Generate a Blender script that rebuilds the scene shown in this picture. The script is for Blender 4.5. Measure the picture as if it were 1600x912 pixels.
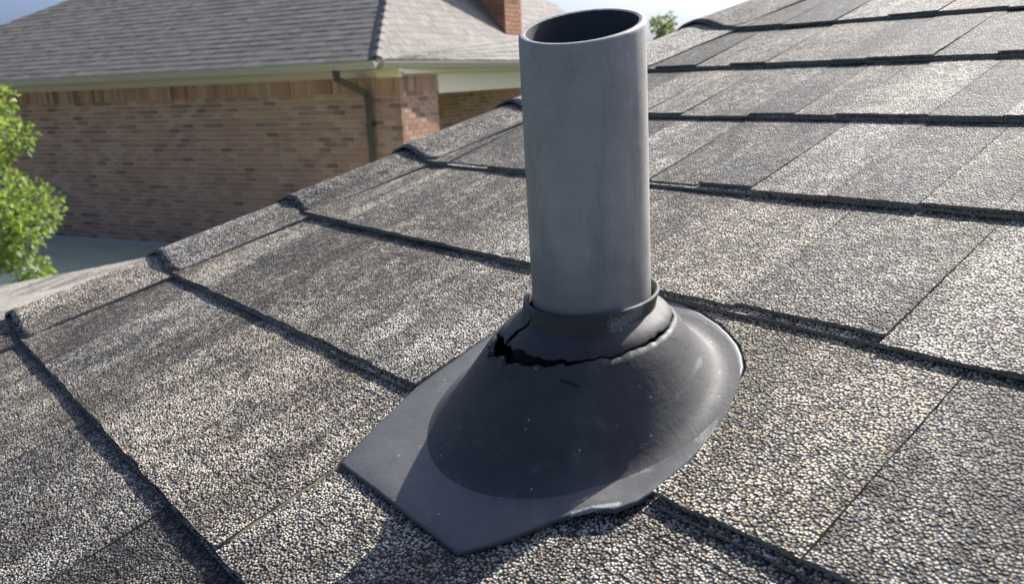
import bpy, bmesh, math, random
import numpy as np
from mathutils import Vector, Matrix, noise

for o in list(bpy.data.objects):
    bpy.data.objects.remove(o)
SC = bpy.context.scene
COL = SC.collection
rnd = random.Random(7)

# ---------------------------------------------------------------- camera, light
PITCH = math.radians(18.2838)                       # slope of the near roof
NV = Vector((0, -math.sin(PITCH), math.cos(PITCH)))  # its normal
UV_ = Vector((0, math.cos(PITCH), math.sin(PITCH)))  # its upslope direction
EYE = NV * 0.326                                     # the eye, 0.33 m off the shingles

cam_d = bpy.data.cameras.new('camera')
cam = bpy.data.objects.new('camera', cam_d)
COL.objects.link(cam)
right = Vector((0.636713, 0.770080, -0.0396636))
down = Vector((0.168440, -0.189095, -0.967404))
fwd = Vector((-0.752479, 0.609278, -0.250111))
m = Matrix((( right.x, -down.x, -fwd.x, EYE.x),
            ( right.y, -down.y, -fwd.y, EYE.y),
            ( right.z, -down.z, -fwd.z, EYE.z), (0, 0, 0, 1)))
cam.matrix_world = m
cam_d.sensor_width = 36.0
cam_d.lens = 29.25
cam_d.clip_start = 0.02
cam_d.clip_end = 2000
cam_d.dof.use_dof = True
cam_d.dof.focus_distance = 0.60
cam_d.dof.aperture_fstop = 14.0
SC.camera = cam

SUN_ON_ROOF = math.radians(21.5)
sd = (Vector((1, 0, 0)) * -0.14 + UV_ * 0.99).normalized() * math.cos(SUN_ON_ROOF) + NV * math.sin(SUN_ON_ROOF)
sun_elev = math.asin(sd.z)
sun_az = math.atan2(sd.x, sd.y)
world = bpy.data.worlds.new('World')
SC.world = world
world.use_nodes = True
wn = world.node_tree
sky = wn.nodes.new('ShaderNodeTexSky')
sky.sky_type = 'NISHITA'
sky.sun_disc = False
sky.sun_elevation = sun_elev
sky.sun_rotation = sun_az
sky.air_density = 0.45
sky.dust_density = 5.0
sky.ozone_density = 7.2
bgn = wn.nodes['Background']
bgn.inputs['Strength'].default_value = 0.115
wn.links.new(sky.outputs[0], bgn.inputs[0])

sun_d = bpy.data.lights.new('sun', 'SUN')
sun_d.energy = 4.5
sun_d.angle = math.radians(0.53)
sun_d.color = (1.0, 0.945, 0.85)
sun = bpy.data.objects.new('sun', sun_d)
COL.objects.link(sun)
sun.rotation_euler = (-sd).to_track_quat('-Z', 'Y').to_euler()

vs = SC.view_settings
vs.view_transform = 'Standard'
vs.look = 'None'
vs.gamma = 1.0
vs.use_curve_mapping = False
vs.exposure = 1.0

# ---------------------------------------------------------------- helpers
def rp(u, v, n=0.0):
    """a point on the near roof: along the courses, upslope, off the deck"""
    return Vector((u, 0, 0)) + UV_ * v + NV * n

def link(o, parent=None):
    COL.objects.link(o)
    if parent is not None:
        o.parent = parent
    return o

def empty(name, loc=(0, 0, 0), parent=None):
    o = bpy.data.objects.new(name, None)
    o.empty_display_size = 0.05
    link(o, parent)
    o.location = loc
    return o

def tag(o, label=None, cat=None, group=None, kind=None):
    if label: o['label'] = label
    if cat: o['category'] = cat
    if group: o['group'] = group
    if kind: o['kind'] = kind
    return o

def mesh_obj(name, verts, faces, mat, parent=None, smooth=False, origin=None):
    """ONE mesh object; parents are all at the origin or only translated"""
    off = Vector((0, 0, 0))
    if parent is not None:
        p = parent
        while p is not None:
            off += p.location
            p = p.parent
    base = Vector(origin) if origin is not None else off
    me = bpy.data.meshes.new(name)
    me.from_pydata([tuple(Vector(v) - base) for v in verts], [], faces)
    me.update()
    if mat is not None:
        me.materials.append(mat)
    if smooth:
        me.polygons.foreach_set('use_smooth', [True] * len(me.polygons))
    o = bpy.data.objects.new(name, me)
    link(o, parent)
    o.location = base - off
    return o

def box_vf(c8):
    return c8, [(0, 3, 2, 1), (4, 5, 6, 7), (0, 1, 5, 4), (1, 2, 6, 5), (2, 3, 7, 6), (3, 0, 4, 7)]

class MB:
    def __init__(self): self.v = []; self.f = []
    def add(self, v, f):
        k = len(self.v); self.v += list(v); self.f += [tuple(i + k for i in q) for q in f]
    def box(self, fn, a0, a1, b0, b1, z0, z1):
        self.add(*box_vf([fn(a0, b0, z0), fn(a1, b0, z0), fn(a1, b1, z0), fn(a0, b1, z0),
                          fn(a0, b0, z1), fn(a1, b0, z1), fn(a1, b1, z1), fn(a0, b1, z1)]))
    def tube(self, pts, rad, seg=10, cap=True):
        pts = [Vector(p) for p in pts]
        rads = rad if isinstance(rad, (list, tuple)) else [rad] * len(pts)
        k = len(self.v)
        for i, p in enumerate(pts):
            t = (pts[min(i + 1, len(pts) - 1)] - pts[max(i - 1, 0)]).normalized()
            s = t.orthogonal().normalized() if i == 0 else (s - t * s.dot(t)).normalized()
            q = t.cross(s)
            for j in range(seg):
                a = 2 * math.pi * j / seg
                self.v.append(p + (s * math.cos(a) + q * math.sin(a)) * rads[i])
        for i in range(len(pts) - 1):
            for j in range(seg):
                a, b = k + i * seg + j, k + i * seg + (j + 1) % seg
                self.f.append((a, b, b + seg, a + seg))
        if cap:
            self.f.append(tuple(k + j for j in range(seg))[::-1])
            self.f.append(tuple(k + (len(pts) - 1) * seg + j for j in range(seg)))
    def build(self, name, mat, parent=None, smooth=False, origin=None):
        return mesh_obj(name, self.v, self.f, mat, parent, smooth, origin)

# ---------------------------------------------------------------- materials
class NT:
    def __init__(self, name):
        self.m = bpy.data.materials.new(name); self.m.use_nodes = True
        self.t = self.m.node_tree; self.b = self.t.nodes['Principled BSDF']
    def n(self, typ, **kw):
        nd = self.t.nodes.new(typ)
        for k, v in kw.items():
            if k.startswith('i_'):
                key = k[2:]
                nd.inputs[int(key) if key.isdigit() else key.replace('_', ' ')].default_value = v
            else:
                setattr(nd, k, v)
        return nd
    def l(self, a, b): self.t.links.new(a, b)
    def ramp(self, fac, stops, interp='LINEAR'):
        r = self.n('ShaderNodeValToRGB'); r.color_ramp.interpolation = interp
        e = r.color_ramp.elements
        while len(e) > 1: e.remove(e[-1])
        e[0].position = stops[0][0]; e[0].color = (*stops[0][1], 1)
        for p, c in stops[1:]:
            x = e.new(p); x.color = (*c, 1)
        self.l(fac, r.inputs[0]); return r.outputs[0]
    def mix(self, fac, a, b, typ='MIX'):
        x = self.n('ShaderNodeMix', data_type='RGBA', blend_type=typ)
        for s, val in ((x.inputs[0], fac), (x.inputs[6], a), (x.inputs[7], b)):
            if hasattr(val, 'is_output'): self.l(val, s)
            elif isinstance(val, (int, float)): s.default_value = val
            else: s.default_value = (*val, 1)
        return x.outputs[2]
    def math(self, op, a, b=None, c=None, clamp=False):
        x = self.n('ShaderNodeMath', operation=op); x.use_clamp = clamp
        for i, val in enumerate((a, b, c)):
            if val is None: continue
            if hasattr(val, 'is_output'): self.l(val, x.inputs[i])
            else: x.inputs[i].default_value = val
        return x.outputs[0]
    def maprange(self, v, a, b, c=0.0, d=1.0, smooth=False):
        x = self.n('ShaderNodeMapRange'); x.clamp = True
        if smooth: x.interpolation_type = 'SMOOTHSTEP'
        self.l(v, x.inputs[0])
        for i, val in enumerate((a, b, c, d)): x.inputs[i + 1].default_value = val
        return x.outputs[0]
    def noise(self, vec, scale, detail=3.0, rough=0.55):
        x = self.n('ShaderNodeTexNoise'); x.inputs['Scale'].default_value = scale
        x.inputs['Detail'].default_value = detail; x.inputs['Roughness'].default_value = rough
        if vec is not None: self.l(vec, x.inputs['Vector'])
        return x.outputs['Fac']
    def bump(self, h, strength, dist, normal=None):
        x = self.n('ShaderNodeBump'); x.inputs['Strength'].default_value = strength
        x.inputs['Distance'].default_value = dist
        self.l(h, x.inputs['Height'])
        if normal is not None: self.l(normal, x.inputs['Normal'])
        return x.outputs[0]
    def pos(self): return self.n('ShaderNodeNewGeometry').outputs['Position']

def bsdf(name, col, rough=0.6, metal=0.0):
    k = NT(name); k.b.inputs['Base Color'].default_value = (*col, 1)
    k.b.inputs['Roughness'].default_value = rough; k.b.inputs['Metallic'].default_value = metal
    return k.m

GRANULES = [(0.0, (0.020, 0.019, 0.019)), (0.14, (0.045, 0.044, 0.045)), (0.28, (0.11, 0.106, 0.102)), (0.44, (0.20, 0.19, 0.175)),
            (0.60, (0.35, 0.335, 0.30)), (0.78, (0.49, 0.465, 0.42)), (0.92, (0.64, 0.615, 0.57)), (1.0, (0.74, 0.72, 0.67))]

def granule_material(name, scale=500.0, tone=(0.52, 1.20), bias=0.02, seedoff=0.0):
    k = NT(name)
    p = k.pos()
    mp = k.n('ShaderNodeMapping'); mp.inputs['Rotation'].default_value = (-PITCH, 0, 0); mp.inputs['Location'].default_value = (seedoff, seedoff * .7, 0)
    k.l(p, mp.inputs['Vector'])
    # each tab carries its own batch of granules
    oinf = k.n('ShaderNodeObjectInfo'); oc = k.n('ShaderNodeSeparateColor'); k.l(oinf.outputs['Color'], oc.inputs[0])
    oi, orr = oc.outputs[0], oinf.outputs['Random']
    sh_ = k.n('ShaderNodeVectorMath', operation='ADD'); k.l(mp.outputs[0], sh_.inputs[0])
    cx_ = k.n('ShaderNodeCombineXYZ'); k.l(k.math('MULTIPLY', orr, 37.0), cx_.inputs[0]); k.l(cx_.outputs[0], sh_.inputs[1])
    wn_ = k.n('ShaderNodeTexNoise'); wn_.inputs['Scale'].default_value = scale * .6; wn_.inputs['Detail'].default_value = 0; k.l(sh_.outputs[0], wn_.inputs['Vector'])
    ws_ = k.n('ShaderNodeVectorMath', operation='MULTIPLY_ADD'); k.l(wn_.outputs['Color'], ws_.inputs[0]); ws_.inputs[1].default_value = (.0014, .0014, 0); k.l(sh_.outputs[0], ws_.inputs[2])
    v1 = k.n('ShaderNodeTexVoronoi', voronoi_dimensions='2D', feature='F1'); v1.inputs['Scale'].default_value = scale
    k.l(ws_.outputs[0], v1.inputs['Vector'])
    sep = k.n('ShaderNodeSeparateColor'); k.l(v1.outputs['Color'], sep.inputs[0])
    rndv, rnd2, rnd3 = sep.outputs[0], sep.outputs[1], sep.outputs[2]
    vec = mp.outputs[0]
    blot = k.noise(vec, 7.0, 2.0, 0.6)
    patch = k.noise(vec, 34.0, 1.0, 0.65)
    # share of dark granules differs from tab to tab and in worn patches
    sh = k.math('MULTIPLY_ADD', oi, 0.44, -0.20 + bias)
    sh = k.math('ADD', sh, k.math('MULTIPLY_ADD', blot, 0.8, -0.42))
    sh = k.math('ADD', sh, k.math('MULTIPLY_ADD', patch, 0.45, -0.22))
    mid = k.noise(sh_.outputs[0], 170.0, 1.0, 0.65)
    clump = k.noise(sh_.outputs[0], 70.0, 2.0, 0.7)
    sh = k.math('ADD', sh, k.math('MULTIPLY_ADD', mid, 1.1, -0.55))
    sh = k.math('ADD', sh, k.math('MULTIPLY_ADD', clump, 0.9, -0.45))
    val = k.math('ADD', k.math('MULTIPLY_ADD', rndv, 0.72, 0.14), sh, clamp=True)
    col = k.ramp(val, GRANULES, 'LINEAR')
    tint = k.ramp(rnd3, [(0.0, (0.93, 0.97, 1.03)), (0.5, (1.0, 0.985, 0.95)), (0.86, (1.06, 0.96, 0.83)), (0.96, (1.05, 0.78, 0.54)), (1.0, (1.0, 0.66, 0.40))])
    col = k.mix(1.0, col, tint, 'MULTIPLY')
    gap = k.maprange(v1.outputs['Distance'], 0.33, 0.58, 1.0, 0.0, True)
    col = k.mix(gap, (0.016, 0.016, 0.018), col)
    # weathering: dark runs down the slope, and a brown or blue-grey cast that changes from tab to tab
    ms = k.n('ShaderNodeMapping'); ms.inputs['Scale'].default_value = (1.0, 0.28, 1.0); k.l(vec, ms.inputs['Vector'])
    stain = k.maprange(k.noise(ms.outputs[0], 17.0, 4.0, 0.68), 0.45, 0.62, 0.0, 0.88, True)
    worn = k.maprange(k.noise(vec, 11.0, 4.0, 0.75), 0.53, 0.66, 0.0, 0.70, True)
    dirt = k.math('MAXIMUM', stain, worn)
    col = k.mix(dirt, col, k.mix(1.0, col, (0.42, 0.40, 0.38), 'MULTIPLY'))
    cast = k.ramp(orr, [(0.0, (0.97, 0.98, 0.97)), (0.45, (1.02, 1.0, 0.93)), (0.8, (1.06, 1.0, 0.88)), (1.0, (0.98, 0.98, 0.94))])
    col = k.mix(1.0, col, cast, 'MULTIPLY')
    tn = k.maprange(oi, 0.0, 1.0, tone[0], tone[1])
    cb = k.n('ShaderNodeCombineColor')
    for i in range(3): k.l(tn, cb.inputs[i])
    col = k.mix(1.0, col, cb.outputs[0], 'MULTIPLY')
    k.l(col, k.b.inputs['Base Color'])
    k.b.inputs['Roughness'].default_value = 0.7
    k.b.inputs['Specular IOR Level'].default_value = 0.4
    dome = k.maprange(v1.outputs['Distance'], 0.05, 0.72, 1.0, 0.0, True)
    hgt = k.math('MULTIPLY', dome, k.math('MULTIPLY_ADD', rnd2, 0.8, 0.35))
    hgt = k.math('ADD', hgt, k.math('MULTIPLY', mid, 1.1))
    hgt = k.math('ADD', hgt, k.math('MULTIPLY', clump, 0.9))
    k.l(k.bump(hgt, 1.0, 0.0014), k.b.inputs['Normal'])
    return k.m

M_SHINGLE = granule_material('shingle_granules')
M_CAP = granule_material('cap_granules', tone=(0.75, 1.15), bias=0.10, seedoff=3.1)
M_BACK = granule_material('backing_layer', tone=(0.8, 1.0), bias=0.0, seedoff=1.7)

k = NT('asphalt_edge'); p = k.pos()
nz = k.noise(p, 420, 4.0, 0.7)
k.l(k.ramp(nz, [(0.3, (0.08, 0.072, 0.06)), (0.55, (0.27, 0.245, 0.20)), (0.78, (0.44, 0.40, 0.33))]), k.b.inputs['Base Color'])
k.b.inputs['Roughness'].default_value = 0.9
k.l(k.bump(nz, 0.4, 0.001), k.b.inputs['Normal'])
M_EDGE = k.m

k = NT('sealant_strip'); p = k.pos()
k.l(k.ramp(k.noise(p, 160, 3.0), [(0.35, (0.06, 0.05, 0.035)), (0.65, (0.22, 0.18, 0.11))]), k.b.inputs['Base Color'])
k.b.inputs['Roughness'].default_value = 0.8
M_SEAL = k.m

def rubber(name, base, hi, rough, streak=None):
    k = NT(name); p = k.pos()
    big = k.noise(p, 16, 7.0, 0.68)
    fine = k.noise(p, 260, 3.0, 0.7)
    col = k.mix(k.maprange(big, 0.35, 0.7), base, hi)
    # chalky dust specks and fine scratches
    vs_ = k.n('ShaderNodeTexVoronoi', feature='F1'); vs_.inputs['Scale'].default_value = 210; k.l(p, vs_.inputs['Vector'])
    sc = k.n('ShaderNodeSeparateColor'); k.l(vs_.outputs['Color'], sc.inputs[0])
    speck = k.math('MULTIPLY', k.math('LESS_THAN', vs_.outputs['Distance'], 0.16), k.math('GREATER_THAN', sc.outputs[0], 0.93))
    dust = k.maprange(k.noise(p, 55, 6.0, 0.72), 0.56, 0.74)
    mask = k.math('MAXIMUM', k.math('MULTIPLY', speck, 0.55), k.math('MAXIMUM', k.math('MULTIPLY', dust, 0.10), k.math('MULTIPLY', k.maprange(k.noise(p, 900, 4.0, 0.7), 0.60, 0.74), 0.22)))
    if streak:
        # chalk-white scuffs and a painted rim highlight: broken strokes near a few given points
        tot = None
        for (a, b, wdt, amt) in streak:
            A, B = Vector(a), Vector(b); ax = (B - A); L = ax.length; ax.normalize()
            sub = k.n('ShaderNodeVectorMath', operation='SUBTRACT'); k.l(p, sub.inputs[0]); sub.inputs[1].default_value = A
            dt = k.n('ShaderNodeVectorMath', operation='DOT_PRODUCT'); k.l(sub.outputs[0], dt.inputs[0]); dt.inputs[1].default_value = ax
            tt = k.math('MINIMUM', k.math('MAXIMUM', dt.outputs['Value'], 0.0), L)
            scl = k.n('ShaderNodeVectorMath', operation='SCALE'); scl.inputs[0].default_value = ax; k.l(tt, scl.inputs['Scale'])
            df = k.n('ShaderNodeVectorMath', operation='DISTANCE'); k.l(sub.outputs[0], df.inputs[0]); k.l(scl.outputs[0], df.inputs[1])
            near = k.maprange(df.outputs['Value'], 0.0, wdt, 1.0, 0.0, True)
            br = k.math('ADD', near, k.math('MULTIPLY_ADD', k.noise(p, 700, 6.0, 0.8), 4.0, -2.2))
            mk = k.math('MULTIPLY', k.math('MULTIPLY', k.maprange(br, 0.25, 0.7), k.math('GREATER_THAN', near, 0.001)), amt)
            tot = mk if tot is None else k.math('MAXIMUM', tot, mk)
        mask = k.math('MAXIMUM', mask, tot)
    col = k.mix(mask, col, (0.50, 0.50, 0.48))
    k.l(col, k.b.inputs['Base Color'])
    k.l(k.maprange(big, 0.3, 0.7, rough - 0.08, rough + 0.1), k.b.inputs['Roughness'])
    k.b.inputs['Specular IOR Level'].default_value = 0.42
    nb = k.bump(fine, 0.35, 0.0004)
    k.l(k.bump(big, 0.25, 0.004, nb), k.b.inputs['Normal'])
    return k.m

M_RUBBER = rubber('weathered_rubber', (0.036, 0.035, 0.036), (0.082, 0.079, 0.075), 0.62,
                  [(rp(-.352, .300, .064), rp(-.345, .318, .066), .011, .4), (rp(-.315, .30, .018), rp(-.328, .352, .018), .005, .25)])
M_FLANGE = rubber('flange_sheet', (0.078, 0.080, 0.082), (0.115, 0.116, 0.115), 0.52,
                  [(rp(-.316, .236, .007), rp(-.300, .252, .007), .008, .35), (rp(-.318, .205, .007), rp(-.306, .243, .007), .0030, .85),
                   (rp(-.311, .200, .007), rp(-.294, .219, .007), .0042, .8), (rp(-.291, .29, .006), rp(-.325, .372, .006), .009, .4)])  # last stroke paints the highlight on the right rim; the others are scuffs
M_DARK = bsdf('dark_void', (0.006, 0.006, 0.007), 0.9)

k = NT('grey_pipe'); p = k.pos()
st = k.n('ShaderNodeMapping'); st.inputs['Scale'].default_value = (1, 1, 0.16); k.l(p, st.inputs['Vector'])
n1 = k.noise(st.outputs[0], 70, 6.0, 0.7); n2 = k.noise(p, 18, 4.0, 0.6); n3 = k.noise(p, 420, 3.0, 0.7)
c = k.ramp(n2, [(0.3, (0.31, 0.30, 0.265)), (0.7, (0.48, 0.465, 0.41))])
c = k.mix(k.maprange(n1, 0.42, 0.70, 0, .4), c, (0.38, 0.38, 0.37))
c = k.mix(k.maprange(n3, 0.50, 0.70, 0, .6), c, (0.46, 0.46, 0.45))
c = k.mix(k.maprange(k.noise(st.outputs[0], 26, 6.0, 0.7), 0.50, 0.66, 0, .6), c, (0.17, 0.166, 0.155))
c = k.mix(k.maprange(k.noise(p, 60, 6.0, 0.78), 0.54, 0.68, 0, .55), c, (0.44, 0.44, 0.43))
# darker weathering low on the pipe, with a ragged upper edge
sp = k.n('ShaderNodeSeparateXYZ'); k.l(p, sp.inputs[0])
low = k.maprange(k.math('ADD', sp.outputs['Z'], k.math('MULTIPLY_ADD', n2, 0.05, -0.025)), 0.165, 0.215, 0.6, 0.0, True)
c = k.mix(low, c, (0.15, 0.152, 0.15))
k.l(c, k.b.inputs['Base Color']); k.b.inputs['Roughness'].default_value = 0.55
k.l(k.bump(n3, 0.3, 0.0005), k.b.inputs['Normal'])
M_PIPE = k.m
k = NT('cut_rim'); p = k.pos()
k.l(k.ramp(k.noise(p, 300, 5.0, 0.75), [(0.35, (0.08, 0.08, 0.08)), (0.65, (0.26, 0.26, 0.25))]), k.b.inputs['Base Color']); k.b.inputs['Roughness'].default_value = 0.7
k.l(k.bump(k.noise(p, 500, 4.0, 0.7), 0.6, 0.0006), k.b.inputs['Normal'])
M_RIM = k.m
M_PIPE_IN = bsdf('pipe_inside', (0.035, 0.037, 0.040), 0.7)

def brick_material(name, island, red=(1.0, 1.0, 1.0)):
    k = NT(name); p = k.pos()
    r = k.n('ShaderNodeNewGeometry').outputs['Random Per Island'] if island else k.n('ShaderNodeObjectInfo').outputs['Random']
    c = k.ramp(r, [(0.0, (0.17, 0.12, 0.09)), (0.08, (0.25, 0.165, 0.115)), (0.2, (0.35, 0.22, 0.145)), (0.5, (0.42, 0.26, 0.165)),
                   (0.68, (0.45, 0.30, 0.19)), (0.80, (0.48, 0.34, 0.23)), (0.92, (0.40, 0.21, 0.12)), (1.0, (0.46, 0.35, 0.25))])
    nz = k.noise(p, 22, 4.0, 0.65)
    c = k.mix(0.5, c, k.ramp(nz, [(0.3, (0.8, 0.8, 0.8)), (0.7, (1.2, 1.18, 1.15))]), 'MULTIPLY')
    c = k.mix(1.0, c, red, 'MULTIPLY')
    k.l(c, k.b.inputs['Base Color']); k.b.inputs['Roughness'].default_value = 0.85
    k.l(k.bump(k.noise(p, 130, 3.0), 0.5, 0.004), k.b.inputs['Normal'])
    return k.m
M_BRICK = brick_material('brick_single', False, (1.0, .92, .93))
M_BRICK_I = brick_material('brick_mass', True, (1.0, .92, .93))
M_BRICK_R = brick_material('brick_red', True, (1.0, .74, .62))
k = NT('mortar'); p = k.pos()
k.l(k.ramp(k.noise(p, 40, 4.0), [(0.3, (0.48, 0.42, 0.37)), (0.7, (0.60, 0.53, 0.47))]), k.b.inputs['Base Color']); k.b.inputs['Roughness'].default_value = 0.9
M_MORTAR = k.m

def far_roof_material(name, lo, hi):
    k = NT(name); p = k.pos()
    r = k.n('ShaderNodeNewGeometry').outputs['Random Per Island']
    c = k.ramp(r, [(0.0, lo), (1.0, hi)])
    c = k.mix(0.6, c, k.ramp(k.noise(p, 60, 4.0, 0.7), [(0.3, (0.65, 0.65, 0.65)), (0.7, (1.25, 1.22, 1.2))]), 'MULTIPLY')
    k.l(c, k.b.inputs['Base Color']); k.b.inputs['Roughness'].default_value = 0.85
    return k.m
M_FARROOF = far_roof_material('far_shingles', (0.15, 0.138, 0.122), (0.225, 0.205, 0.18))
M_CREAM = bsdf('cream_paint', (0.74, 0.66, 0.47), 0.5)
M_GUTTER = bsdf('gutter_paint', (0.40, 0.37, 0.29), 0.45)
M_SPOUT = bsdf('downspout_paint', (0.06, 0.055, 0.047), 0.5)
M_GLASS = bsdf('window_glass', (0.10, 0.12, 0.115), 0.08)
M_TRIM = bsdf('window_trim', (0.42, 0.42, 0.36), 0.5)
M_CEIL = bsdf('porch_ceiling_paint', (0.34, 0.31, 0.25), 0.7)

k = NT('lawn'); p = k.pos()
c = k.ramp(k.noise(p, 0.6, 6.0, 0.7), [(0.3, (0.075, 0.10, 0.04)), (0.7, (0.125, 0.145, 0.07))])
k.l(c, k.b.inputs['Base Color']); k.b.inputs['Roughness'].default_value = 0.95
k.l(k.bump(k.noise(p, 40, 5.0, 0.8), 0.8, 0.05), k.b.inputs['Normal'])
M_LAWN = k.m
k = NT('concrete'); p = k.pos()
c = k.ramp(k.noise(p, 2.2, 6.0, 0.7), [(0.3, (0.52, 0.55, 0.35)), (0.7, (0.62, 0.64, 0.43))])
k.l(c, k.b.inputs['Base Color']); k.b.inputs['Roughness'].default_value = 0.9
M_CONC = k.m

def leaf_material(name, lo, hi, trans):
    k = NT(name); p = k.pos()
    r = k.n('ShaderNodeNewGeometry').outputs['Random Per Island']
    c = k.ramp(r, [(0.0, lo), (1.0, hi)])
    k.l(c, k.b.inputs['Base Color']); k.b.inputs['Roughness'].default_value = 0.45
    tr = k.n('ShaderNodeBsdfTranslucent'); k.l(k.mix(1.0, c, (1.5, 1.6, 0.7), 'MULTIPLY'), tr.inputs[0])
    mx = k.n('ShaderNodeMixShader'); mx.inputs[0].default_value = trans
    k.l(k.b.outputs[0], mx.inputs[1]); k.l(tr.outputs[0], mx.inputs[2])
    k.l(mx.outputs[0], k.t.nodes['Material Output'].inputs['Surface'])
    return k.m
M_LEAF = leaf_material('fresh_leaves', (0.10, 0.155, 0.045), (0.24, 0.29, 0.11), 0.5)
M_LEAF_FAR = leaf_material('far_leaves', (0.09, 0.13, 0.05), (0.16, 0.19, 0.08), 0.4)
M_BARK = bsdf('bark', (0.11, 0.085, 0.06), 0.9)

# ---------------------------------------------------------------- setting: ground
GZ = EYE.z - 2.575
mesh_obj('ground', [(-900, -900, GZ), (900, -900, GZ), (900, 900, GZ), (-900, 900, GZ)], [(0, 1, 2, 3)], M_LAWN)['kind'] = 'structure'

# ---------------------------------------------------------------- the near roof
EXP = 0.187
V0 = 0.0505
def hip_low(v): return -1.142 + 0.235 * (v - 0.05)

roof = empty('shingle_roof', (0, 0, 0))
tag(roof, 'weathered grey granule shingle roof filling the foreground below the vent pipe', 'roof')

UR, VB, VT = 1.6, -1.25, 2.75
deck = [rp(hip_low(VB) - 0.03, VB, -.012), rp(UR, VB, -.012), rp(UR, VT, -.012), rp(hip_low(VT) - 0.03, VT, -.012)]
dk = [q - NV * 0.02 for q in deck]
mesh_obj('roof_deck', deck + dk, [(0, 1, 2, 3), (7, 6, 5, 4), (0, 4, 5, 1), (1, 5, 6, 2), (2, 6, 7, 3), (3, 7, 4, 0)], M_EDGE, roof)
# walls that carry it, under the deck
mb = MB()
mb.box(lambda a, b, z: Vector((a, b, z)), -1.2, 1.5, -0.95, 2.3, GZ, -0.42)
mb.build('wall', M_MORTAR, roof)

def edge_points(p, q, n, amp, seed):
    """points from p to q with small ragged offsets across the edge"""
    p, q = Vector(p), Vector(q)
    d = (q - p); nrm = Vector((-d.y, d.x)).normalized()
    out = []
    for i in range(n):
        t = i / n
        w = 0 if i == 0 else amp * (noise.noise((seed * 7.3, t * d.length * 38, 0.3)) + 0.35 * noise.noise((seed * 3.1, t * d.length * 300, 1.3)))
        out.append(p + d * t + nrm * w)
    return out

def joint_off(ci, u, v):
    return .0011 * noise.noise((u * 31 + ci * 5.7, v * 90, 4.4)) + .0006 * noise.noise((u * 31, v * 330, 8.4))

def slab(name, outline, top, bottom, mat, edge_mat, parent):
    """a shingle: outline (u,v) counter-clockwise, top(u,v) and bottom(u,v) heights off the deck"""
    nn = len(outline)
    vt = [rp(q.x, q.y, top(q.x, q.y)) for q in outline]
    vb = [rp(q.x, q.y, bottom(q.x, q.y)) for q in outline]
    faces = [tuple(range(nn))] + [(i, nn + i, nn + (i + 1) % nn, (i + 1) % nn) for i in range(nn)]
    o = mesh_obj(name, vt + vb, faces, mat, parent, origin=rp(outline[0].x, outline[0].y, 0))
    me = o.data
    me.materials.append(edge_mat)
    for p_ in me.polygons[1:]: p_.material_index = 1
    return o

ARC = [(-.2840, .2340), (-.2818, .2720), (-.2900, .3167), (-.3092, .3658), (-.3295, .3875), (-.3585, .4055), (-.3830, .4148), (-.4120, .4330), (-.4120, .4560)]
JOINTS = {-1: [-1.07, -.82, -.5925, -.40, -.20, .02, .25, .5], 0: [-1.015, -.90, -.82, -.5, -.30, -.12, .10, .33, .6],
          1: [-.99, -.88, -.78, -.655, -.527, -.190, -.03, .2, .45], 2: [-.95, -.86, -.657, -.57, -.49, -.36, -.245, -.15, -.05, .16, .4],
          3: [-.97, -.88, -.80, -.70, -.60, -.535, -.47, -.39, -.31, -.25, -.16, -.06, .05, .17, .3, .42], 4: [-.93, -.83, -.765, -.70, -.60, -.54, -.49, -.39, -.32, -.25, -.15, -.05, .06, .18, .3, .45],
          5: [-.90, -.82, -.76, -.70, -.60, -.55, -.47, -.40, -.33, -.24, -.16, -.05, .06, .2], 6: [-.86, -.79, -.70, -.62, -.55, -.46, -.39, -.30, -.22, -.1, .02, .12, .25]}
TONES = {(0, 0): .4, (0, 1): .62, (0, 2): .45, (0, 3): .78, (0, 4): .8, (0, 5): .72, (1, 0): .72, (1, 1): .28, (1, 2): .42, (1, 3): .55, (1, 4): .8, (1, 5): .74, (1, 6): .5, (-1, 2): .55, (-1, 3): .2, (2, 0): .7, (2, 1): .35, (2, 2): .6, (2, 3): .75, (2, 4): .5, (2, 5): .72, (2, 6): .55, (2, 7): .8}
THICK = {}
seed = 0
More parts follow.
